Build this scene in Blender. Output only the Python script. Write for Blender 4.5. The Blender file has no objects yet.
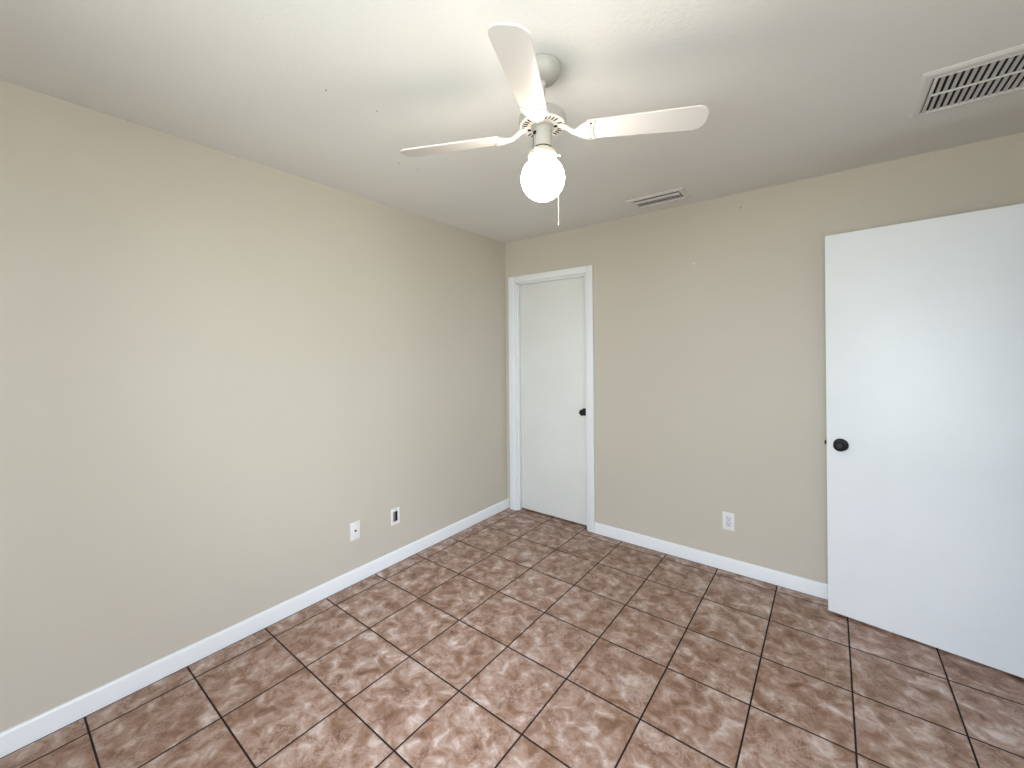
import bpy, bmesh, math, random
from mathutils import Vector, Matrix, Euler

scene = bpy.context.scene
COL = scene.collection
R = math.radians
random.seed(4)

# ------------------------------------------------------------------ room sizes (metres)
# x: left wall 0 -> right wall, y: towards the back wall, z up
BY = 2.983          # back wall
RX = 3.14           # right wall
FY = -0.78          # wall behind the camera (it holds the window)
H = 2.440           # ceiling
T = 0.12            # wall thickness

# ------------------------------------------------------------------ camera
cam_d = bpy.data.cameras.new('camera')
cam_d.sensor_fit = 'HORIZONTAL'
cam_d.sensor_width = 36.0
cam_d.lens = 412.3 / 1024 * 36.0
cam_d.shift_y = -(384 - 352.28) / 1024
cam_d.clip_start = 0.02
cam = bpy.data.objects.new('camera', cam_d)
COL.objects.link(cam)
cam.matrix_world = (Matrix.Translation((2.3729, 0, 1.4357)) @ Matrix.Rotation(0.6579, 4, 'Z')
                    @ Matrix.Rotation(R(90), 4, 'X') @ Matrix.Rotation(-0.0089, 4, 'Z'))
scene.camera = cam

# ------------------------------------------------------------------ daylight, lamp strength, exposure
DAY = 20.0
LAMP = 24.0
world = bpy.data.worlds.new('daylight')
scene.world = world
world.use_nodes = True
wn = world.node_tree
bg = wn.nodes['Background']
bg.inputs['Strength'].default_value = DAY
# sky brightness by elevation: garden below the horizon, bright haze at it, sky above
SKY_GROUND, SKY_HAZE, SKY_HIGH = (0.49, 0.52, 0.51), (0.68, 0.78, 0.86), (0.92, 1.05, 1.25)
_tc = wn.nodes.new('ShaderNodeTexCoord')
_sp = wn.nodes.new('ShaderNodeSeparateXYZ')
_mr = wn.nodes.new('ShaderNodeMapRange')
_mr.inputs['From Min'].default_value = -1.0
_mr.inputs['From Max'].default_value = 1.0
_cr = wn.nodes.new('ShaderNodeValToRGB')
_e = _cr.color_ramp.elements
_e.new(0.5)
_e.new(0.6)
for _k, (_p, _c) in enumerate(((0.44, SKY_GROUND), (0.49, SKY_HAZE), (0.60, SKY_HAZE), (0.68, SKY_HIGH))):
    _e[_k].position = _p
    _e[_k].color = (*_c, 1)
wn.links.new(_tc.outputs['Generated'], _sp.inputs[0])
wn.links.new(_sp.outputs['Z'], _mr.inputs['Value'])
wn.links.new(_mr.outputs[0], _cr.inputs['Fac'])
wn.links.new(_cr.outputs['Color'], bg.inputs['Color'])
# windows, both out of the picture: (x0, x1, z0, z1) behind the camera, (y0, y1, z0, z1) in the right wall
WIN_FRONT = (1.15, 2.85, 0.85, 2.08)
WIN_RIGHT = (-0.55, 0.75, 0.90, 2.08)

def portal(loc, rot, w, h):
    pl = bpy.data.lights.new('window_portal', 'AREA')
    pl.shape = 'RECTANGLE'
    pl.size, pl.size_y = w, h
    pl.cycles.is_portal = True
    plo = bpy.data.objects.new('window_portal', pl)
    plo.location = loc
    plo.rotation_euler = rot
    COL.objects.link(plo)


if WIN_FRONT:
    u0, u1, z0, z1 = WIN_FRONT
    portal(((u0 + u1) / 2, FY - T - 0.02, (z0 + z1) / 2), (R(90), 0, 0), u1 - u0, z1 - z0)
if WIN_RIGHT:
    u0, u1, z0, z1 = WIN_RIGHT
    portal((RX + T + 0.02, (u0 + u1) / 2, (z0 + z1) / 2), (R(90), 0, R(90)), u1 - u0, z1 - z0)

scene.view_settings.view_transform = 'Standard'
scene.view_settings.look = 'None'
scene.view_settings.gamma = 1
scene.view_settings.use_curve_mapping = False
scene.view_settings.exposure = 0.0


# ------------------------------------------------------------------ materials
def lin(c):
    return tuple(((v / 255) / 12.92 if v / 255 <= 0.04045 else ((v / 255 + 0.055) / 1.055) ** 2.4) for v in c) + (1,)


def mat(name, rgb, rough=0.5, metal=0.0, bump=None, spec=0.5, emit=None, var=None):
    m = bpy.data.materials.new(name)
    m.use_nodes = True
    nt = m.node_tree
    b = nt.nodes['Principled BSDF']
    b.inputs['Base Color'].default_value = lin(rgb)
    b.inputs['Roughness'].default_value = rough
    b.inputs['Metallic'].default_value = metal
    b.inputs['Specular IOR Level'].default_value = spec
    tc = nt.nodes.new('ShaderNodeTexCoord')
    if var:                                     # faint uneven paint: (scale, second colour)
        n = nt.nodes.new('ShaderNodeTexNoise')
        n.inputs['Scale'].default_value = var[0]
        n.inputs['Detail'].default_value = 5
        nt.links.new(tc.outputs['Object'], n.inputs['Vector'])
        r = nt.nodes.new('ShaderNodeValToRGB')
        r.color_ramp.elements[0].position = 0.35
        r.color_ramp.elements[1].position = 0.7
        r.color_ramp.elements[0].color = lin(rgb)
        r.color_ramp.elements[1].color = lin(var[1])
        nt.links.new(n.outputs['Fac'], r.inputs['Fac'])
        nt.links.new(r.outputs['Color'], b.inputs['Base Color'])
    if bump:                                    # (scale, strength, distance)
        n = nt.nodes.new('ShaderNodeTexNoise')
        n.inputs['Scale'].default_value = bump[0]
        n.inputs['Detail'].default_value = 3
        bp = nt.nodes.new('ShaderNodeBump')
        bp.inputs['Strength'].default_value = bump[1]
        bp.inputs['Distance'].default_value = bump[2]
        nt.links.new(tc.outputs['Object'], n.inputs['Vector'])
        nt.links.new(n.outputs['Fac'], bp.inputs['Height'])
        nt.links.new(bp.outputs['Normal'], b.inputs['Normal'])
    if emit:
        b.inputs['Emission Color'].default_value = emit[0]
        b.inputs['Emission Strength'].default_value = emit[1]
    return m


M_WALL = mat('wall_paint_greige', (191, 183, 168), 0.55, bump=(160, 0.25, 0.002), spec=0.35, var=(1.3, (194, 186, 171)))
M_CEIL = mat('ceiling_paint', (220, 219, 214), 0.8, bump=(90, 0.25, 0.003), spec=0.2, var=(2.0, (223, 222, 217)))
M_TRIM = mat('trim_white_paint', (226, 227, 226), 0.32, bump=(25, 0.15, 0.002))
M_DOOR = mat('door_white_paint', (228, 230, 231), 0.45, bump=(60, 0.08, 0.001), var=(3.0, (224, 226, 227)))
M_CLOSET = mat('closet_door_paint', (220, 219, 214), 0.45, bump=(60, 0.08, 0.001), var=(3.0, (216, 215, 209)))
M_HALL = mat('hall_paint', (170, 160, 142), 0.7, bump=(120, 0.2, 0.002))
M_BLACK = mat('black_knob_metal', (7, 6, 6), 0.6, 0.0, bump=(40, 0.05, 0.001))
M_BRASS = mat('dull_latch_metal', (120, 105, 75), 0.4, 0.9, bump=(40, 0.05, 0.001))
M_FANW = mat('fan_white_enamel', (208, 202, 193), 0.35, bump=(30, 0.05, 0.001))
M_FANG = mat('fan_grey_enamel', (166, 163, 154), 0.4, bump=(30, 0.05, 0.001))
M_BLADE = mat('fan_blade_white', (208, 204, 198), 0.4, bump=(20, 0.05, 0.001))
M_RUST = mat('rusty_screw', (58, 34, 28), 0.7, 0.4, bump=(300, 0.3, 0.001))
M_CREAM = mat('aged_fitter_enamel', (176, 168, 146), 0.5, bump=(30, 0.05, 0.001))
M_DARK = mat('dark_slot', (22, 18, 16), 0.8, bump=(50, 0.05, 0.001))
M_CHAIN = mat('chain_metal', (205, 200, 185), 0.35, 0.7, bump=(300, 0.2, 0.001))
M_VENT = mat('vent_enamel', (212, 210, 206), 0.45, bump=(40, 0.05, 0.001))
M_SLAT = mat('vent_slat_enamel', (186, 183, 182), 0.45, bump=(40, 0.05, 0.001))
M_DUCT = mat('duct_dark', (26, 24, 26), 0.9, bump=(20, 0.1, 0.001))
M_PLATE = mat('plate_white_plastic', (224, 222, 216), 0.3, bump=(60, 0.03, 0.001))
M_PLATE2 = mat('plate_insert_plastic', (206, 206, 210), 0.35, bump=(60, 0.03, 0.001))
M_STEEL = mat('bare_steel_strap', (150, 145, 138), 0.4, 0.7, bump=(60, 0.1, 0.001))
M_GLOBE = mat('lit_globe_glass', (255, 250, 240), 0.3, emit=((1.0, 0.91, 0.82, 1), LAMP))


def globe_falloff(m):
    """slightly uneven frosted glass, still a procedural emitter"""
    nt = m.node_tree
    n = nt.nodes.new('ShaderNodeTexNoise')
    n.inputs['Scale'].default_value = 8
    mp = nt.nodes.new('ShaderNodeMapRange')
    mp.inputs['To Min'].default_value = LAMP * 0.95
    mp.inputs['To Max'].default_value = LAMP * 1.05
    nt.links.new(n.outputs['Fac'], mp.inputs['Value'])
    nt.links.new(mp.outputs['Result'], nt.nodes['Principled BSDF'].inputs['Emission Strength'])


globe_falloff(M_GLOBE)


def glass_mat():
    m = bpy.data.materials.new('window_glass')
    m.use_nodes = True
    nt = m.node_tree
    for n in list(nt.nodes):
        if n.type != 'OUTPUT_MATERIAL':
            nt.nodes.remove(n)
    out = [n for n in nt.nodes if n.type == 'OUTPUT_MATERIAL'][0]
    tr = nt.nodes.new('ShaderNodeBsdfTransparent')
    gl = nt.nodes.new('ShaderNodeBsdfGlossy')
    gl.inputs['Roughness'].default_value = 0.02
    fr = nt.nodes.new('ShaderNodeFresnel')
    fr.inputs['IOR'].default_value = 1.3
    mx = nt.nodes.new('ShaderNodeMixShader')
    nt.links.new(fr.outputs[0], mx.inputs[0])
    nt.links.new(tr.outputs[0], mx.inputs[1])
    nt.links.new(gl.outputs[0], mx.inputs[2])
    nt.links.new(mx.outputs[0], out.inputs[0])
    return m


M_GLASS = glass_mat()


def tile_mat():
    """13 inch ceramic tiles, mottled brown with pinkish-cream marbling, dark grout."""
    m = bpy.data.materials.new('mottled_brown_floor_tile')
    m.use_nodes = True
    nt = m.node_tree
    N, L = nt.nodes.new, nt.links.new
    b = nt.nodes['Principled BSDF']
    tc = N('ShaderNodeTexCoord')
    sep = N('ShaderNodeSeparateXYZ')
    L(tc.outputs['Object'], sep.inputs[0])
    S = 0.33

    def math_(op, a, bb=None, c=None):
        n = N('ShaderNodeMath')
        n.operation = op
        for k, v in enumerate((a, bb, c)):
            if v is None:
                continue
            if isinstance(v, (int, float)):
                n.inputs[k].default_value = v
            else:
                L(v, n.inputs[k])
        return n.outputs[0]

    cells, dists = [], []
    for axis, off in ((0, 1.4451), (1, 1.2403)):
        t = math_('DIVIDE', math_('SUBTRACT', sep.outputs[axis], off - 10 * S), S)
        cells.append(math_('FLOOR', t))
        fr = math_('FRACT', t)
        d = math_('MINIMUM', fr, math_('SUBTRACT', 1.0, fr))   # 0 at a joint
        dists.append(math_('MULTIPLY', d, S))
    dmin = math_('MINIMUM', dists[0], dists[1])
    # joint left open along the two visible baseboards
    for axis, edge in ((0, 0.0140), (1, BY - 0.0140)):
        dmin = math_('MINIMUM', dmin, math_('ABSOLUTE', math_('SUBTRACT', sep.outputs[axis], edge)))
    # a little waviness of the grout edge
    wn_ = N('ShaderNodeTexNoise')
    wn_.inputs['Scale'].default_value = 35
    L(tc.outputs['Object'], wn_.inputs['Vector'])
    dmin = math_('ADD', dmin, math_('MULTIPLY', math_('SUBTRACT', wn_.outputs['Fac'], 0.5), 0.0012))
    grout = N('ShaderNodeMapRange')
    grout.inputs['From Min'].default_value = 0.0026
    grout.inputs['From Max'].default_value = 0.0040
    L(dmin, grout.inputs['Value'])            # 0 grout, 1 tile
    # every tile gets its own piece of the pattern
    comb = N('ShaderNodeCombineXYZ')
    L(cells[0], comb.inputs[0])
    L(cells[1], comb.inputs[1])
    wno = N('ShaderNodeTexWhiteNoise')
    wno.noise_dimensions = '3D'
    L(comb.outputs[0], wno.inputs['Vector'])
    sc = N('ShaderNodeVectorMath')
    sc.operation = 'SCALE'
    sc.inputs['Scale'].default_value = 7.0
    L(wno.outputs['Color'], sc.inputs[0])
    ad = N('ShaderNodeVectorMath')
    ad.operation = 'ADD'
    L(tc.outputs['Object'], ad.inputs[0])
    L(sc.outputs[0], ad.inputs[1])

    def noise(scale, detail, dist, rough=0.55):
        n = N('ShaderNodeTexNoise')
        n.inputs['Scale'].default_value = scale
        n.inputs['Detail'].default_value = detail
        n.inputs['Distortion'].default_value = dist
        n.inputs['Roughness'].default_value = rough
        L(ad.outputs[0], n.inputs['Vector'])
        return n.outputs['Fac']

    def ramp(fac, stops):
        r = N('ShaderNodeValToRGB')
        e = r.color_ramp.elements
        while len(e) < len(stops):
            e.new(0.5)
        for k, (p, c) in enumerate(stops):
            e[k].position = p
            e[k].color = lin(c)
        L(fac, r.inputs['Fac'])
        return r.outputs['Color']

    base = ramp(noise(15, 5, 0.5, 0.6), [(0.28, (106, 73, 52)), (0.44, (141, 108, 88)), (0.57, (168, 141, 125)), (0.74, (210, 194, 186))])
    swirl = math_('ABSOLUTE', math_('SUBTRACT', noise(24, 5, 0.9, 0.65), 0.5))
    vein = N('ShaderNodeMapRange')
    vein.inputs['From Min'].default_value = 0.05
    vein.inputs['From Max'].default_value = 0.0
    L(swirl, vein.inputs['Value'])
    big = N('ShaderNodeMapRange')
    big.inputs['From Min'].default_value = 0.45
    big.inputs['From Max'].default_value = 0.62
    L(noise(6, 3, 0.8), big.inputs['Value'])
    mix1 = N('ShaderNodeMix')
    mix1.data_type = 'RGBA'
    L(math_('MULTIPLY', math_('MULTIPLY', vein.outputs[0], big.outputs[0]), 0.45), mix1.inputs[0])
    L(base, mix1.inputs[6])
    mix1.inputs[7].default_value = lin((206, 186, 174))
    mix2 = N('ShaderNodeMix')
    mix2.data_type = 'RGBA'
    L(grout.outputs[0], mix2.inputs[0])
    mix2.inputs[6].default_value = lin((30, 14, 9))
    L(mix1.outputs[2], mix2.inputs[7])
    L(mix2.outputs[2], b.inputs['Base Color'])
    rr = N('ShaderNodeMapRange')
    rr.inputs['To Min'].default_value = 0.9
    rr.inputs['To Max'].default_value = 0.42
    L(grout.outputs[0], rr.inputs['Value'])
    L(rr.outputs[0], b.inputs['Roughness'])
    b.inputs['Specular IOR Level'].default_value = 0.4
    hgt = N('ShaderNodeMapRange')
    hgt.interpolation_type = 'SMOOTHSTEP'
    hgt.inputs['From Min'].default_value = 0.0015
    hgt.inputs['From Max'].default_value = 0.007
    L(dmin, hgt.inputs['Value'])
    hh = math_('ADD', hgt.outputs[0], math_('MULTIPLY', noise(22, 4, 1.0), 0.18))
    bp = N('ShaderNodeBump')
    bp.inputs['Strength'].default_value = 0.6
    bp.inputs['Distance'].default_value = 0.003
    L(hh, bp.inputs['Height'])
    L(bp.outputs['Normal'], b.inputs['Normal'])
    return m


M_TILE = tile_mat()


# ------------------------------------------------------------------ mesh building
class MB:
    """collects shapes and links them as ONE mesh object"""

    def __init__(self):
        self.bm = bmesh.new()

    def _fin(self, faces, mi, M):
        vs = {v for f in faces for v in f.verts}
        if M is not None:
            bmesh.ops.transform(self.bm, matrix=M, verts=list(vs))
        for f in faces:
            f.material_index = mi

    def box(self, lo, hi, mi=0, bevel=0.0, seg=2, M=None):
        c = [(a + b) / 2 for a, b in zip(lo, hi)]
        s = [abs(b - a) for a, b in zip(lo, hi)]
        r = bmesh.ops.create_cube(self.bm, size=1, matrix=Matrix.Translation(c) @ Matrix.Diagonal((*s, 1)))
        vs = r['verts']
        faces = list({f for v in vs for f in v.link_faces})
        if bevel > 0:
            es = list({e for v in vs for e in v.link_edges})
            rb = bmesh.ops.bevel(self.bm, geom=es, offset=bevel, segments=seg, profile=0.5, affect='EDGES')
            faces = list({f for v in rb['verts'] for f in v.link_faces} | {f for f in faces if f.is_valid})
        self._fin(faces, mi, M)
        return self

    def lathe(self, prof, seg=48, mi=0, M=None, cap=True):
        rings = []
        for (r, z) in prof:
            if r < 1e-6:
                rings.append([self.bm.verts.new((0, 0, z))])
            else:
                rings.append([self.bm.verts.new((r * math.cos(2 * math.pi * k / seg), r * math.sin(2 * math.pi * k / seg), z)) for k in range(seg)])
        faces = []
        for a, b in zip(rings, rings[1:]):
            for k in range(seg):
                k2 = (k + 1) % seg
                if len(a) == 1 and len(b) > 1:
                    faces.append(self.bm.faces.new((a[0], b[k2], b[k])))
                elif len(b) == 1 and len(a) > 1:
                    faces.append(self.bm.faces.new((a[k], a[k2], b[0])))
                elif len(a) > 1:
                    faces.append(self.bm.faces.new((a[k], a[k2], b[k2], b[k])))
        if cap:
            if len(rings[0]) > 1:
                faces.append(self.bm.faces.new(rings[0][::-1]))
            if len(rings[-1]) > 1:
                faces.append(self.bm.faces.new(rings[-1]))
        self._fin(faces, mi, M)
        return self

    def prism(self, outline, z0, z1, mi=0, bevel=0.0, M=None):
        lo = [self.bm.verts.new((x, y, z0)) for x, y in outline]
        hi = [self.bm.verts.new((x, y, z1)) for x, y in outline]
        n = len(lo)
        faces = [self.bm.faces.new(lo[::-1]), self.bm.faces.new(hi)]
        for k in range(n):
            faces.append(self.bm.faces.new((lo[k], lo[(k + 1) % n], hi[(k + 1) % n], hi[k])))
        if bevel > 0:
            es = list({e for f in faces[:2] for e in f.edges})
            rb = bmesh.ops.bevel(self.bm, geom=es, offset=bevel, segments=2, profile=0.5, affect='EDGES')
            faces = list({f for f in faces if f.is_valid} | set(rb['faces']))
        self._fin(faces, mi, M)
        return self

    def extrude_profile(self, prof, axis, a0, a1, mi=0):
        """closed profile of (u, z) points pushed along x or y; u is the other horizontal axis"""
        def p(u, z, a):
            return (a, u, z) if axis == 'x' else (u, a, z)
        A = [self.bm.verts.new(p(u, z, a0)) for u, z in prof]
        B = [self.bm.verts.new(p(u, z, a1)) for u, z in prof]
        n = len(A)
        faces = [self.bm.faces.new(A), self.bm.faces.new(B[::-1])]
        for k in range(n):
            faces.append(self.bm.faces.new((A[k], B[k], B[(k + 1) % n], A[(k + 1) % n])))
        self._fin(faces, mi, None)
        return self

    def tube(self, pts, r, seg=12, mi=0):
        pts = [Vector(p) for p in pts]
        rad = r if isinstance(r, (list, tuple)) else [r] * len(pts)
        rings = []
        up = Vector((0, 0, 1))
        for k, p in enumerate(pts):
            t = (pts[min(k + 1, len(pts) - 1)] - pts[max(k - 1, 0)]).normalized()
            a = t.cross(up if abs(t.z) < 0.9 else Vector((1, 0, 0))).normalized()
            b = t.cross(a).normalized()
            rings.append([self.bm.verts.new(p + a * rad[k] * math.cos(2 * math.pi * j / seg) + b * rad[k] * math.sin(2 * math.pi * j / seg)) for j in range(seg)])
        faces = []
        for A, B in zip(rings, rings[1:]):
            # keep rings aligned
            for j in range(seg):
                faces.append(self.bm.faces.new((A[j], A[(j + 1) % seg], B[(j + 1) % seg], B[j])))
        faces.append(self.bm.faces.new(rings[0][::-1]))
        faces.append(self.bm.faces.new(rings[-1]))
        self._fin(faces, mi, None)
        return self

    def ball(self, c, r, mi=0, u=16, v=10, scale=(1, 1, 1)):
        rr = bmesh.ops.create_uvsphere(self.bm, u_segments=u, v_segments=v, radius=r,
                                       matrix=Matrix.Translation(c) @ Matrix.Diagonal((*scale, 1)))
        self._fin(list({f for q in rr['verts'] for f in q.link_faces}), mi, None)
        return self

    def build(self, name, mats, parent=None, smooth=True, loc=None, rot=None, angle=35):
        bmesh.ops.recalc_face_normals(self.bm, faces=self.bm.faces)
        me = bpy.data.meshes.new(name)
        self.bm.to_mesh(me)
        self.bm.free()
        for m in (mats if isinstance(mats, (list, tuple)) else [mats]):
            me.materials.append(m)
        if smooth:
            me.shade_smooth() if hasattr(me, 'shade_smooth') else None
            try:
                me.set_sharp_from_angle(angle=R(angle))
            except Exception:
                pass
        o = bpy.data.objects.new(name, me)
        COL.objects.link(o)
        if parent:
            o.parent = parent
        if loc is not None:
            o.location = loc
        if rot is not None:
            o.rotation_euler = rot
        return o


def empty(name, loc, rot=(0, 0, 0), parent=None):
    o = bpy.data.objects.new(name, None)
    o.empty_display_size = 0.05
    COL.objects.link(o)
    o.location = loc
    o.rotation_euler = rot
    if parent:
        o.parent = parent
    return o


def tag(o, label=None, cat=None, group=None, kind=None):
    for k, v in (('label', label), ('category', cat), ('group', group), ('kind', kind)):
        if v:
            o[k] = v
    return o


def struct(o, label, cat):
    return tag(o, label, cat, kind='structure')


# ------------------------------------------------------------------ the room shell
# closet door opening in the back wall; doorway to the hall in the right wall
OX0, OX1, OZ = 0.100, 0.836, 2.078
DY0, DY1, DZ = 1.96, 2.752, 2.075
HX = 4.35           # far side of the hall
CY = BY + 0.75      # back of the closet

struct(MB().box((-T, FY - T, -0.1), (RX + T, CY + T, 0)).box((RX + T, 1.33, -0.1), (HX + T, CY + T, 0)).build('floor', M_TILE, smooth=False),
       'mottled brown square ceramic tile floor with dark grout lines', 'floor')
struct(MB().box((-T, FY - T, H), (RX + T, CY + T, H + 0.1)).box((RX + T, 1.33, H), (HX + T, CY + T, H + 0.1)).build('ceiling', M_CEIL, smooth=False),
       'flat off white ceiling around the fan', 'ceiling')
struct(MB().box((-T, FY - T, 0), (0, CY + T, H)).build('wall_left', M_WALL, smooth=False),
       'plain greige wall on the left carrying two small wall plates', 'wall')
b = MB()
b.box((0, BY, 0), (OX0, BY + T, H))
b.box((OX0, BY, OZ), (OX1, BY + T, H))
b.box((OX1, BY, 0), (RX + T, BY + T, H))
struct(b.build('wall_back', M_WALL, smooth=False), 'greige back wall with the narrow closet door and one outlet', 'wall')
b = MB()
if WIN_RIGHT:
    u0, u1, z0, z1 = WIN_RIGHT
    b.box((RX, FY, 0), (RX + T, u0, H))
    b.box((RX, u0, 0), (RX + T, u1, z0))
    b.box((RX, u0, z1), (RX + T, u1, H))
    b.box((RX, u1, 0), (RX + T, DY0, H))
else:
    b.box((RX, FY, 0), (RX + T, DY0, H))
b.box((RX, DY0, DZ), (RX + T, DY1, H))
b.box((RX, DY1, 0), (RX + T, BY, H))
struct(b.build('wall_right', M_WALL, smooth=False), 'right wall with the window and the open doorway to the hall', 'wall')
b = MB()
if WIN_FRONT:
    u0, u1, z0, z1 = WIN_FRONT
    b.box((0, FY - T, 0), (u0, FY, H))
    b.box((u1, FY - T, 0), (RX + T, FY, H))
    b.box((u0, FY - T, 0), (u1, FY, z0))
    b.box((u0, FY - T, z1), (u1, FY, H))
else:
    b.box((0, FY - T, 0), (RX + T, FY, H))
struct(b.build('wall_front', M_WALL, smooth=False), 'plain greige wall behind the camera', 'wall')
b = MB()
HY = 1.45           # the hall starts here; before it is the garden
b.box((HX, HY - T, 0), (HX + T, CY + T, H))
b.box((RX + T, HY - T, 0), (HX, HY, H))
b.box((RX + T, CY, 0), (HX, CY + T, H))
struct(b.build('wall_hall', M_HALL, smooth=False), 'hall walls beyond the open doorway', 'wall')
b = MB()
b.box((0, CY, 0), (RX + T, CY + T, H))
b.box((1.10, BY + T, 0), (1.20, CY, H))
b.box((RX, BY + T, 0), (RX + T, CY, H))
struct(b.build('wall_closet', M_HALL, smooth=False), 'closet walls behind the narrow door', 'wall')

BB = 0.084


def bb_prof(sign, base, hgt=BB):
    """baseboard section: flat face with an eased, bevelled top"""
    t = 0.0125 * sign
    return [(base, 0), (base + t, 0), (base + t, hgt - 0.016), (base + t * 0.86, hgt - 0.008), (base + t * 0.55, hgt - 0.002), (base, hgt)]


struct(MB().extrude_profile(bb_prof(1, 0), 'y', FY, BY).build('baseboard_left', M_TRIM, angle=15),
       'white painted baseboard along the left wall', 'baseboard')
struct(MB().extrude_profile(bb_prof(-1, BY), 'x', 0.888, RX - 0.0125).build('baseboard_back', M_TRIM, angle=15),
       'white painted baseboard along the back wall', 'baseboard')
struct(MB().extrude_profile(bb_prof(-1, RX), 'y', FY + 0.0125, DY0 - 0.06).build('baseboard_right', M_TRIM, angle=15),
       'white painted baseboard along the right wall', 'baseboard')
struct(MB().extrude_profile(bb_prof(1, FY), 'x', 0.0125, RX).build('baseboard_front', M_TRIM, angle=15),
       'white painted baseboard on the wall behind the camera', 'baseboard')

# windows
def window(name, loc, rot, width, height, label):
    w = struct(empty(name, loc, rot), label, 'window')
    b = MB()
    wx, wz, fw = width / 2, height, 0.045
    b.box((-wx, -0.03, 0), (-wx + fw, 0.03, wz), bevel=0.003)
    b.box((wx - fw, -0.03, 0), (wx, 0.03, wz), bevel=0.003)
    b.box((-wx, -0.03, 0), (wx, 0.03, fw), bevel=0.003)
    b.box((-wx, -0.03, wz - fw), (wx, 0.03, wz), bevel=0.003)
    b.box((-wx, -0.025, wz / 2 - 0.02), (wx, 0.025, wz / 2 + 0.02), bevel=0.003)
    b.build('window_frame', M_TRIM, w)
    MB().box((-wx + 0.02, -0.003, 0.02), (wx - 0.02, 0.003, wz / 2)).build('lower_pane', M_GLASS, w, smooth=False)
    MB().box((-wx + 0.02, -0.003, wz / 2), (wx - 0.02, 0.003, wz - 0.02)).build('upper_pane', M_GLASS, w, smooth=False)
    MB().box((-wx - 0.05, T / 2, -0.03), (wx + 0.05, T / 2 + 0.05, 0.0), bevel=0.004).build('window_sill', M_TRIM, w)


if WIN_FRONT:
    u0, u1, z0, z1 = WIN_FRONT
    window('window_1', ((u0 + u1) / 2, FY - T / 2, z0), (0, 0, 0), u1 - u0, z1 - z0, 'white framed window in the wall behind the camera')
if WIN_RIGHT:
    u0, u1, z0, z1 = WIN_RIGHT
    window('window_2', (RX + T / 2, (u0 + u1) / 2, z0), (0, 0, R(90)), u1 - u0, z1 - z0, 'white framed window in the right wall beside the camera')


# ------------------------------------------------------------------ doors
def knob(parent, name, loc, out, scale=1.0):
    """round knob: rose, neck and ball; 'out' is the euler that turns +z out of the door"""
    k = MB()
    k.lathe([(0, 0.0), (0.031, 0.0), (0.033, 0.002), (0.032, 0.006), (0.022, 0.010), (0.0125, 0.012), (0.0115, 0.026),
             (0.016, 0.030), (0.0235, 0.036), (0.0275, 0.045), (0.0275, 0.052), (0.024, 0.060), (0.016, 0.0655), (0.008, 0.067), (0, 0.067)],
            seg=40, cap=False)
    o = k.build(name, M_BLACK, parent, angle=50)
    o.location = loc
    o.rotation_euler = out
    o.scale = (scale,) * 3
    return o


# closet door: casing, jamb with stop, leaf set back in the opening
d1 = struct(empty('door_1', ((OX0 + OX1) / 2, BY, 0)), 'narrow white flat closet door closed near the left corner', 'door')
ox = (OX0 + OX1) / 2
CW0, CW1, CT = 0.040, 0.888, 2.120
b = MB()
b.box((CW0 - ox, -0.016, 0), (OX0 + 0.010 - ox, 0, CT), bevel=0.004)
b.box((OX1 - 0.010 - ox, -0.016, 0), (CW1 - ox, 0, CT), bevel=0.004)
b.box((OX0 + 0.010 - ox - 0.002, -0.016, OZ - 0.013), (OX1 - 0.010 - ox + 0.002, 0, CT), bevel=0.004)
b.build('door_casing', M_TRIM, d1)
b = MB()
b.box((OX0 - ox, -0.001, 0), (OX0 + 0.018 - ox, T, OZ - 0.0))
b.box((OX1 - 0.018 - ox, -0.001, 0), (OX1 - ox, T, OZ))
b.box((OX0 - ox, -0.001, OZ - 0.018), (OX1 - ox, T, OZ))
# stops, proud of the jamb, in front of the leaf
b.box((OX0 + 0.018 - ox, 0.012, 0), (OX0 + 0.030 - ox, 0.044, OZ - 0.018), bevel=0.002)
b.box((OX1 - 0.030 - ox, 0.012, 0), (OX1 - 0.018 - ox, 0.044, OZ - 0.018), bevel=0.002)
b.box((OX0 + 0.018 - ox, 0.012, OZ - 0.030), (OX1 - 0.018 - ox, 0.044, OZ - 0.018), bevel=0.002)
b.build('door_jamb', M_TRIM, d1)
leaf = MB().box((OX0 + 0.021 - ox, 0.046, 0.016), (OX1 - 0.021 - ox, 0.081, OZ - 0.021), bevel=0.002).build('door_panel', M_CLOSET, d1)
knob(leaf, 'door_knob', (0.778 - ox, 0.046, 0.942), (R(90), 0, 0), 0.92)

# the big door, swung open almost flat against the back wall
LW, LH, LT = 0.765, 2.040, 0.035
ang = R(-7.3)
d2 = struct(empty('door_2', (2.352, 2.826, 0), (0, 0, ang)), 'wide white flat slab door standing open at the right with black knob', 'door')
leaf = MB().box((0, 0, 0.014), (LW, LT, 0.014 + LH), bevel=0.0015).build('door_panel', M_DOOR, d2)
knob(leaf, 'door_knob', (0.062, 0, 0.926), (R(90), 0, 0))
knob(leaf, 'door_knob', (0.062, LT, 0.926), (R(-90), 0, 0))
MB().box((-0.0015, 0.006, 0.897), (0.001, 0.029, 0.955), bevel=0.0005).build('latch_plate', M_BRASS, leaf)
MB().prism([(0.0, 0.010), (-0.012, 0.022), (-0.012, 0.024), (0.0, 0.024)], 0.917, 0.936).build('latch_bolt', M_BLACK, leaf)
for hz in (0.22, 1.03, 1.84):
    b = MB()
    b.tube([(LW + 0.006, LT * 0 + 0.036, hz - 0.045), (LW + 0.006, 0.036, hz + 0.045)], 0.006)
    b.box((LW - 0.001, 0.004, hz - 0.044), (LW + 0.002, 0.036, hz + 0.044))
    b.build('hinge', M_BRASS, d2)

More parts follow.
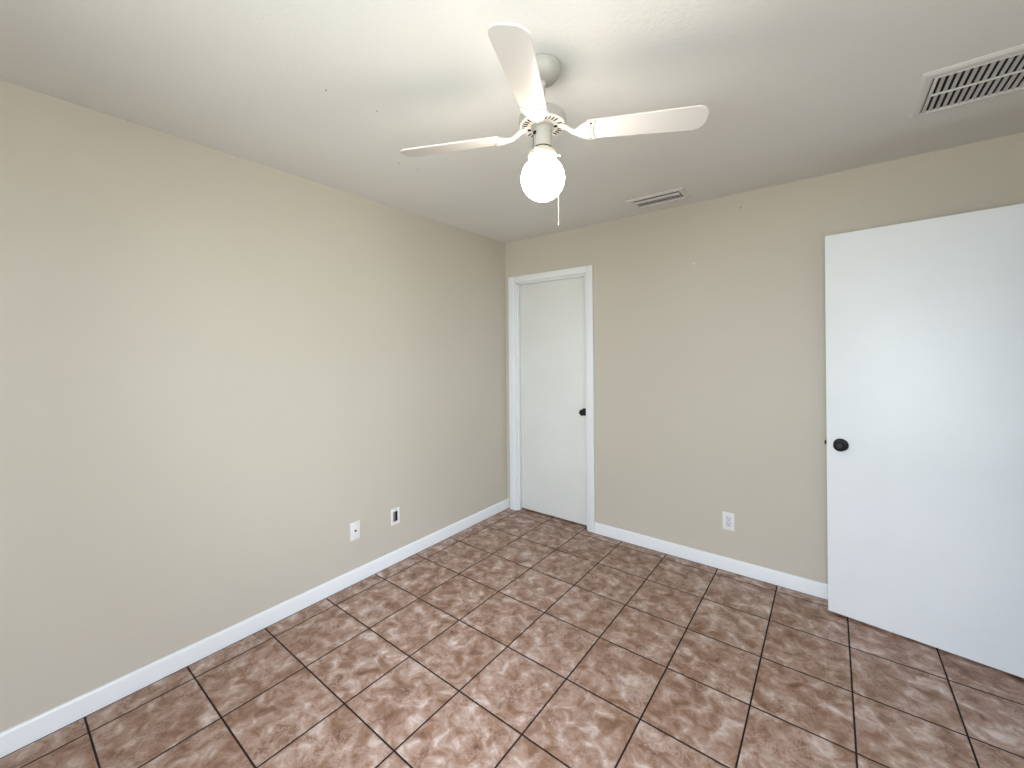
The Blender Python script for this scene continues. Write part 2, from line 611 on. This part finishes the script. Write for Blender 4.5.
d3 = struct(empty('trim_1', (RX, (DY0 + DY1) / 2, 0)), 'white casing around the doorway in the right wall', 'trim')
oy = (DY0 + DY1) / 2
b = MB()
for s in (0, T + 0.016):
    b.box((-0.016 + s, DY0 - 0.055 - oy, 0), (s, DY0 + 0.01 - oy, DZ + 0.05), bevel=0.004)
    b.box((-0.016 + s, DY1 - 0.01 - oy, 0), (s, DY1 + 0.055 - oy, DZ + 0.05), bevel=0.004)
    b.box((-0.016 + s, DY0 + 0.01 - oy, DZ - 0.01), (s, DY1 - 0.01 - oy, DZ + 0.05), bevel=0.004)
b.build('door_casing', M_TRIM, d3)
b = MB()
b.box((0, DY0 - oy, 0), (T, DY0 + 0.018 - oy, DZ))
b.box((0, DY1 - 0.018 - oy, 0), (T, DY1 - oy, DZ))
b.box((0, DY0 - oy, DZ - 0.018), (T, DY1 - oy, DZ))
b.build('door_jamb', M_TRIM, d3)

# ------------------------------------------------------------------ ceiling fan
FC = Vector((1.577, 1.216, H))
fan = tag(empty('ceiling_fan', FC), 'white four blade ceiling fan with one lit round globe', 'ceiling fan')
# canopy (dome) at the ceiling
MB().lathe([(0.050, 0.0), (0.050, -0.005), (0.067, -0.005), (0.0675, -0.010), (0.066, -0.022), (0.060, -0.036), (0.048, -0.049), (0.034, -0.057), (0.020, -0.061), (0, -0.061)],
           cap=True).build('canopy', M_FANG, fan)
b = MB()
b.tube([(0, 0, -0.05), (0, 0, -0.19)], 0.0115, seg=20)
b.ball((0, 0, -0.060), 0.017)
b.build('downrod', M_DARK if False else M_FANG, fan)
# motor housing, underside vents drawn as dark strips
b = MB()
b.lathe([(0, -0.158), (0.030, -0.158), (0.045, -0.163), (0.066, -0.168), (0.076, -0.173), (0.081, -0.181), (0.082, -0.195),
         (0.082, -0.206), (0.0795, -0.211), (0.074, -0.2135), (0.040, -0.2145), (0, -0.2145)], seg=64, cap=False, mi=1)
b.bm.faces.ensure_lookup_table()
for f in b.bm.faces:
    if f.calc_center_median().z < -0.2105:
        f.material_index = 0
for k in range(32):                                # dark strips for the shade in radial slots round the underside
    a = 2 * math.pi * k / 32
    Mx = Matrix.Rotation(a, 4, 'Z')
    if k % 8 in (0,):
        continue
    b.box((0.055, -0.0017, -0.2162), (0.072, 0.0017, -0.2130), mi=2, M=Mx)
for k in range(4):                                 # raised bosses between the blade arms
    Mx = Matrix.Rotation(R(22) + k * math.pi / 2, 4, 'Z')
    b.lathe([(0, -0.2195), (0.006, -0.2195), (0.007, -0.2140)], seg=14, mi=2, M=Mx @ Matrix.Translation((0.047, 0.0, 0)), cap=False)
b.build('motor_housing', [M_FANW, M_FANG, M_DARK], fan)
# switch housing under the motor
b = MB()
b.lathe([(0.040, -0.2145), (0.040, -0.2215), (0.0325, -0.2225), (0.0320, -0.270), (0.0320, -0.288), (0.0300, -0.289), (0.0300, -0.292), (0.0340, -0.293), (0.0345, -0.305), (0, -0.305)], seg=48, cap=False)
for f in b.bm.faces:
    if -0.2935 < f.calc_center_median().z < -0.2885:
        f.material_index = 1  # groove faces coloured dark for the shade in the gap
sh = b.build('switch_housing', [M_FANG, M_DARK], fan)
MB().lathe([(0.0345, -0.302), (0.046, -0.304), (0.0505, -0.307), (0.0510, -0.318), (0.049, -0.320), (0.044, -0.319), (0.0345, -0.306)], seg=48, cap=False
           ).build('globe_fitter', M_CREAM, fan)
# three thumb screws and a side tab on the fitter
for k in range(3):
    Mx = Matrix.Rotation(R(40) + k * 2 * math.pi / 3, 4, 'Z') @ Matrix.Translation((0.050, 0, -0.313)) @ Matrix.Rotation(R(90), 4, 'Y')
    MB().lathe([(0, 0), (0.002, 0), (0.002, 0.006), (0.0045, 0.006), (0.0045, 0.012), (0, 0.012)], seg=14, cap=False, M=Mx).build('thumb_screw', M_FANW, fan)
# frosted globe, lit
GR = 0.0765
GZ = -0.396
prof = [(0.040, -0.310), (0.041, -0.328)]
a0 = math.asin(0.044 / GR)
for k in range(0, 25):
    a = a0 + (math.pi - a0) * k / 24
    prof.append((GR * math.sin(a) if k < 24 else 0, GZ + GR * math.cos(a)))
globe = MB().lathe(prof, seg=64, cap=False).build('light_globe', M_GLOBE, fan, angle=60)
tag(globe, 'glowing round frosted glass globe')

# blades and arms; outward directions as photographed (one points away, behind the globe)
BZ = -0.239
PITCH = R(-12)


def blade_outline():
    r0, r1, w0, w1 = 0.150, 0.542, 0.043, 0.052
    pts = [(r0, -w0 + 0.010), (r0 + 0.006, -w0)]
    n = 10
    rc = 0.040
    pts.append((r1 - rc, -w1))
    for k in range(1, n):
        a = -math.pi / 2 + math.pi / 2 * k / n
        pts.append((r1 - rc + rc * math.cos(a), -(w1 - rc) + rc * math.sin(a)))
    pts.append((r1, -(w1 - rc)))
    pts.append((r1, w1 - rc))
    for k in range(1, n):
        a = math.pi / 2 * k / n
        pts.append((r1 - rc + rc * math.cos(a), (w1 - rc) + rc * math.sin(a)))
    pts.append((r1 - rc, w1))
    pts += [(r0 + 0.006, w0), (r0, w0 - 0.010)]
    return pts


def arm_mesh():
    """cast bracket: foot on the motor, curved neck, leaf shaped plate with raised rib under the blade"""
    b = MB()
    b.box((0.040, -0.013, 0.0215), (0.070, 0.013, 0.0285), bevel=0.002)
    tilt = Matrix.Rotation(PITCH, 4, 'X')
    pts = [(0.060, 0, 0.024), (0.078, 0, 0.018), (0.094, 0, 0.007), (0.108, 0, -0.003), (0.126, 0, -0.005)]
    b.tube(pts, [0.0085, 0.0085, 0.0080, 0.0085, 0.0075], seg=12)
    # leaf plate
    o = []
    for x, y in ((0.106, 0.010), (0.118, 0.014), (0.128, 0.024), (0.140, 0.034), (0.156, 0.041), (0.172, 0.044), (0.182, 0.041),
                 (0.180, 0.030), (0.174, 0.018), (0.1725, 0.0)):
        o.append((x, y))
    out = [(x, -y) for x, y in o] + [(x, y) for x, y in o[::-1][1:]]
    b.prism(out, -0.0065, -0.0025, bevel=0.001, M=tilt)
    # decorative ribs
    for s in (-1, 1):
        b.tube([tilt @ Vector(p) for p in ((0.118, 0, -0.0070), (0.140, 0.016 * s, -0.0072), (0.158, 0.026 * s, -0.0072), (0.174, 0.033 * s, -0.0070))],
               0.0022, seg=8)
    b.tube([tilt @ Vector(p) for p in ((0.160, -0.026, -0.0072), (0.165, -0.012, -0.0072), (0.166, 0.0, -0.0072), (0.165, 0.012, -0.0072), (0.160, 0.026, -0.0072))],
           0.0020, seg=8)
    return b


def add_blade(cw_deg, first, sag=0.0):
    wa = R(90) + 0.6579 - R(cw_deg)             # clockwise from the viewing direction -> world angle
    tilt = Matrix.Rotation(PITCH, 4, 'X')
    if first is None:
        bl = MB().prism(blade_outline(), -0.0025, 0.0030, bevel=0.0012, M=tilt).build('fan_blade', M_BLADE, fan)
        ar = arm_mesh().build('blade_bracket', M_FANW, fan)
        scr = []
        for x, y in ((0.124, 0.0), (0.167, 0.034), (0.167, -0.034)):
            s = MB().lathe([(0, -0.0022), (0.0030, -0.0016), (0.0040, 0.0), (0.0040, 0.0012), (0, 0.0012)], seg=14, cap=False).build('screw', M_RUST, ar)
            s.matrix_local = tilt @ Matrix.Translation((x, y, -0.0072))
            scr.append(s)
    else:
        b0, a0_, s0 = first
        bl = b0.copy(); COL.objects.link(bl); bl.parent = fan
        ar = a0_.copy(); COL.objects.link(ar); ar.parent = fan
        scr = []
        for s in s0:
            c = s.copy(); COL.objects.link(c); c.parent = ar
            c.matrix_local = s.matrix_local.copy()
            scr.append(c)
    for o in (bl, ar):
        o.location = (0, 0, BZ)
        o.rotation_euler = (0, R(sag), wa)
    return bl, ar, scr


first = add_blade(100.5, None)
for cw, sag in ((193.0, 3.3), (284.5, 0.0), (8.0, 0.0)):
    add_blade(cw, first, sag)


def chain(name, pts, beads, end):
    """fine bead chain with a small end piece"""
    b = MB()
    b.tube(pts, 0.0007, seg=6)
    P = [Vector(p) for p in pts]
    segs = [(P[i], P[i + 1]) for i in range(len(P) - 1)]
    tot = sum((q - p).length for p, q in segs)
    n = int(tot / 0.0045)
    for k in range(n):
        d = tot * k / n
        for p, q in segs:
            l = (q - p).length
            if d <= l:
                b.ball(p.lerp(q, d / l), 0.0013, u=6, v=4)
                break
            d -= l
    e = P[-1]
    b.lathe([(0, 0.0), (0.0018, -0.001), (0.003, -0.008), (0.0024, -0.014), (0, -0.015)] if end else [(0, 0), (0.0016, -0.002), (0, -0.004)],
            seg=10, cap=False, M=Matrix.Translation(e))
    return b.build(name, M_CHAIN if end else M_DARK, fan)


def vdir(d, l):
    """offset d along the viewing direction and l to its right"""
    s, c = math.sin(0.6579), math.cos(0.6579)
    return (-s * d + c * l, c * d + s * l)


x, y = vdir(0.052, 0.060)
x0, y0 = vdir(0.022, 0.028)
chain('pull_chain', [(x0, y0, -0.272), (x * 0.8, y * 0.8, -0.290), (x, y, -0.312), (x, y, -0.530)], True, True)
x, y = vdir(-0.030, -0.034)
x0, y0 = vdir(-0.018, -0.026)
chain('pull_chain', [(x0, y0, -0.245), (x, y, -0.248), (x * 1.05, y * 1.05, -0.318)], True, False)
x, y = vdir(-0.020, -0.028)
MB().ball((x, y, -0.243), 0.0065, u=12, v=8).build('chain_outlet', M_DARK, fan)

# ------------------------------------------------------------------ ceiling vents
# big return grille near the right wall
gx0, gx1, gy0, gy1 = 2.648, 3.060, 2.118, 2.480
g = tag(empty('air_return_grille', ((gx0 + gx1) / 2, (gy0 + gy1) / 2, H)),
        'large louvred return air grille in the ceiling above the open white door', 'air vent')


def sloped_frame(hx, hy, wid, lip, dep):
    """picture frame moulding: thin lip on the ceiling, slopes to a proud inner edge; wid = widths (left, right, near, far)"""
    b = MB()
    prof = [(0.0, 0.0), (0.0, -lip), (0.30, -dep), (0.82, -dep), (1.0, -dep * 0.45), (1.0, 0.004)]
    wl, wr, wn_, wf = wid
    rings = []
    for (o, z) in prof:
        rings.append([b.bm.verts.new(p) for p in ((-hx + o * wl, -hy + o * wn_, z), (hx - o * wr, -hy + o * wn_, z),
                                                  (hx - o * wr, hy - o * wf, z), (-hx + o * wl, hy - o * wf, z))])
    for A, B in zip(rings, rings[1:]):
        for k in range(4):
            b.bm.faces.new((A[k], A[(k + 1) % 4], B[(k + 1) % 4], B[k]))
    return b


hx, hy = (gx1 - gx0) / 2, (gy1 - gy0) / 2
wl, wr, wnr, wfr = 0.034, 0.034, 0.048, 0.026
sloped_frame(hx, hy, (wl, wr, wnr, wfr), 0.003, 0.009).build('grille_frame', M_VENT, g, angle=15)
lx0, lx1, ly0, ly1 = -hx + wl, hx - wr, -hy + wnr, hy - wfr
MB().box((lx0 - 0.002, ly0 - 0.002, -0.0008), (lx1 + 0.002, ly1 + 0.002, -0.0002)).build('duct_shade_sheet', M_DUCT, g, smooth=False)  # dark sheet under the solid ceiling stands in for shade in the duct
b = MB()                                            # inner rim of the louvre panel and its middle bar
b.box((lx0 + 0.003, ly0, -0.0085), (lx0 + 0.013, ly1, -0.001), bevel=0.001)
b.box((lx1 - 0.013, ly0, -0.0085), (lx1 - 0.003, ly1, -0.001), bevel=0.001)
b.box((lx0 + 0.010, ly0, -0.0085), (lx1 - 0.010, ly0 + 0.004, -0.001), bevel=0.001)
b.box((lx0 + 0.010, ly1 - 0.004, -0.0085), (lx1 - 0.010, ly1, -0.001), bevel=0.001)
ym = 2.304 - (gy0 + gy1) / 2
b.box((lx0 + 0.010, ym - 0.0035, -0.0100), (lx1 - 0.010, ym + 0.0035, -0.003), bevel=0.001)
b.build('louvre_rim', M_VENT, g)
x = lx0 + 0.028
first_sl = None
while x < lx1 - 0.016:
    for (ya, yb) in ((ly0 + 0.004, ym - 0.0035), (ym + 0.0035, ly1 - 0.004)):
        if first_sl is None:
            sl = MB().box((-0.0056, -0.5, -0.0006), (0.0056, 0.5, 0.0006)).build('louvre_slat', M_SLAT, g, smooth=False)
            first_sl = sl
        else:
            sl = first_sl.copy(); COL.objects.link(sl); sl.parent = g
        sl.location = (x, (ya + yb) / 2, -0.0045)
        sl.rotation_euler = (0, R(40), 0)
        sl.scale = (1, yb - ya, 1)
    x += 0.0205

# small supply register by the back wall
sx0, sx1, sy0, sy1 = 1.298, 1.662, 2.650, 2.850
v = tag(empty('ceiling_register', ((sx0 + sx1) / 2, (sy0 + sy1) / 2, H)),
        'small slotted air supply register in the ceiling above the back wall', 'air vent')
hx, hy, fr = (sx1 - sx0) / 2, (sy1 - sy0) / 2, 0.036
sloped_frame(hx, hy, (fr, fr, fr - 0.002, fr - 0.004), 0.002, 0.008).build('register_frame', M_VENT, v, angle=15)
MB().box((-hx + fr - 0.002, -hy + fr - 0.002, -0.0008), (hx - fr + 0.002, hy - fr + 0.002, -0.0002)).build('duct_shade_sheet', M_DUCT, v, smooth=False)  # the register's dark sheet, in place of a shaded duct
b = MB()                                            # one broad curved vane nearer the room, thin vanes behind it
P = [(-0.040, -0.0030), (-0.035, -0.0060), (-0.026, -0.0085), (-0.016, -0.0095)]
rows = []
for (yy, zz) in P + [(y_, z_ + 0.001) for y_, z_ in P[::-1]]:
    rows.append([b.bm.verts.new((xx, yy, zz)) for xx in (-hx + fr + 0.003, hx - fr - 0.003)])
n = len(rows)
for k in range(n):
    b.bm.faces.new((rows[k][0], rows[k][1], rows[(k + 1) % n][1], rows[(k + 1) % n][0]))
for j in (0, 1):
    b.bm.faces.new([r_[j] for r_ in rows])
b.build('register_vane', M_VENT, v)
for yy in (0.014, 0.044):  # darker slat enamel puts shade into blades meant to sit deeper
    o = MB().box((-hx + fr + 0.003, -0.0025, -0.0006), (hx - fr - 0.003, 0.0025, 0.0006)).build('register_blade', M_SLAT, v, smooth=False)
    o.location = (0, yy, -0.0040)
    o.rotation_euler = (R(-35), 0, 0)


# ------------------------------------------------------------------ wall plates
def plate_mesh(w, h, t, hole=None):
    """rounded cover plate lying in the x/z plane, facing -y; hole = (half width, half height)"""
    b = MB()
    if hole is None:
        b.box((-w / 2, -t, -h / 2), (w / 2, 0, h / 2), bevel=0.002, seg=3)
    else:
        a, c = hole
        b.box((-w / 2, -t, -h / 2), (-a, 0, h / 2), bevel=0.0015)
        b.box((a, -t, -h / 2), (w / 2, 0, h / 2), bevel=0.0015)
        b.box((-a - 0.001, -t, c), (a + 0.001, 0, h / 2), bevel=0.0015)
        b.box((-a - 0.001, -t, -h / 2), (a + 0.001, 0, -c), bevel=0.0015)
    return b


def screw_at(parent, x, z, t, m=None):
    return MB().lathe([(0, 0.0012), (0.002, 0.001), (0.003, 0), (0.003, -0.001), (0, -0.001)], seg=14, cap=False,
                      M=Matrix.Translation((x, -t, z)) @ Matrix.Rotation(R(90), 4, 'X')).build('screw', m or M_PLATE2, parent)


# duplex outlet on the back wall
o = tag(empty('wall_outlet', (1.839, BY, 0.323)), 'white duplex power outlet low on the back wall left of the open door', 'outlet')
plate_mesh(0.070, 0.114, 0.005).build('cover_plate', M_PLATE, o)
ins = MB().box((-0.0175, -0.0065, -0.036), (0.0175, -0.004, 0.036), bevel=0.0008).build('receptacle', M_PLATE2, o)
for s in (-1, 1):
    b = MB()
    zc = 0.017 * s
    b.box((-0.0085, -0.0072, zc - 0.000), (-0.0060, -0.0060, zc + 0.0095))
    b.box((0.0060, -0.0072, zc + 0.001), (0.0085, -0.0060, zc + 0.0085))
    b.lathe([(0, 0.0072), (0.0030, 0.0072), (0.0030, 0.006)], seg=14, cap=False, M=Matrix.Translation((0, 0, zc - 0.0085)) @ Matrix.Rotation(R(90), 4, 'X'))
    b.build('socket_slots', M_DARK, ins)
screw_at(o, 0, 0.0465, 0.005)
screw_at(o, 0, -0.0465, 0.005)

# cable jack plate on the left wall, facing +x
o = tag(empty('cable_jack_plate', (0, 1.441, 0.324), (0, 0, R(90))), 'white wall plate with one small round jack, left of the two on the left wall', 'wall plate')
plate_mesh(0.068, 0.112, 0.005).build('cover_plate', M_PLATE, o)
MB().lathe([(0.006, 0.005), (0.006, 0.008), (0.0045, 0.008), (0.0045, 0.0105), (0, 0.0105)], seg=18, cap=False, M=Matrix.Rotation(R(90), 4, 'X')
           ).build('jack', M_DARK, o)
screw_at(o, 0, 0.040, 0.005)
screw_at(o, 0, -0.040, 0.005)

# open plate with a missing insert
o = tag(empty('open_wall_plate', (0, 1.743, 0.318), (0, 0, R(90))), 'white wall plate with a dark open slot, nearer the corner on the left wall', 'wall plate')
plate_mesh(0.068, 0.112, 0.006, (0.0185, 0.034)).build('cover_plate', M_PLATE, o)
MB().box((-0.019, -0.0010, -0.0345), (0.019, -0.0002, 0.0345)).build('wall_box_shade', M_DARK, o, smooth=False)  # dark sheet on the solid wall paints the shade inside the box
MB().box((-0.0165, -0.0045, -0.030), (-0.0015, -0.0010, 0.031), bevel=0.0005).build('metal_strap', M_STEEL, o)
screw_at(o, 0, 0.046, 0.006, M_DARK)
screw_at(o, 0, -0.046, 0.006)


# ------------------------------------------------------------------ small marks and fixings on the walls and ceiling
def pin(name, loc, rot, r, m, label, cat):
    return tag(MB().lathe([(r, 0), (r * 0.9, r * 0.5), (r * 0.5, r * 0.9), (0, r)], seg=14, cap=True).build(name, m, loc=loc, rot=rot), label, cat)


pin('wall_anchor', (1.641, BY, 2.029), (R(90), 0, 0), 0.0065, M_PLATE, 'tiny white plastic anchor in the upper middle of the back wall', 'wall anchor')
pin('nail', (1.926, BY, 2.350), (R(90), 0, 0), 0.0028, M_DARK, 'upper of two tiny dark nails high on the back wall', 'nail')
pin('nail', (1.921, BY, 2.333), (R(90), 0, 0), 0.0024, M_DARK, 'lower of two tiny dark nails high on the back wall', 'nail')
for nx, ny, lab in ((0.577, 1.363, 'left of two tiny dark nail heads in the ceiling just under the left blade tip'),
                    (0.598, 1.472, 'right of two tiny dark nail heads in the ceiling just under the left blade tip'),
                    (0.893, 1.015, 'tiny dark nail head in the ceiling above the left fan blade tip'),
                    (0.860, 0.814, 'tiny dark nail head in the ceiling farthest left of the fan')):
    pin('nail', (nx, ny, H), (R(180), 0, 0), 0.0024, M_DARK, lab, 'nail')
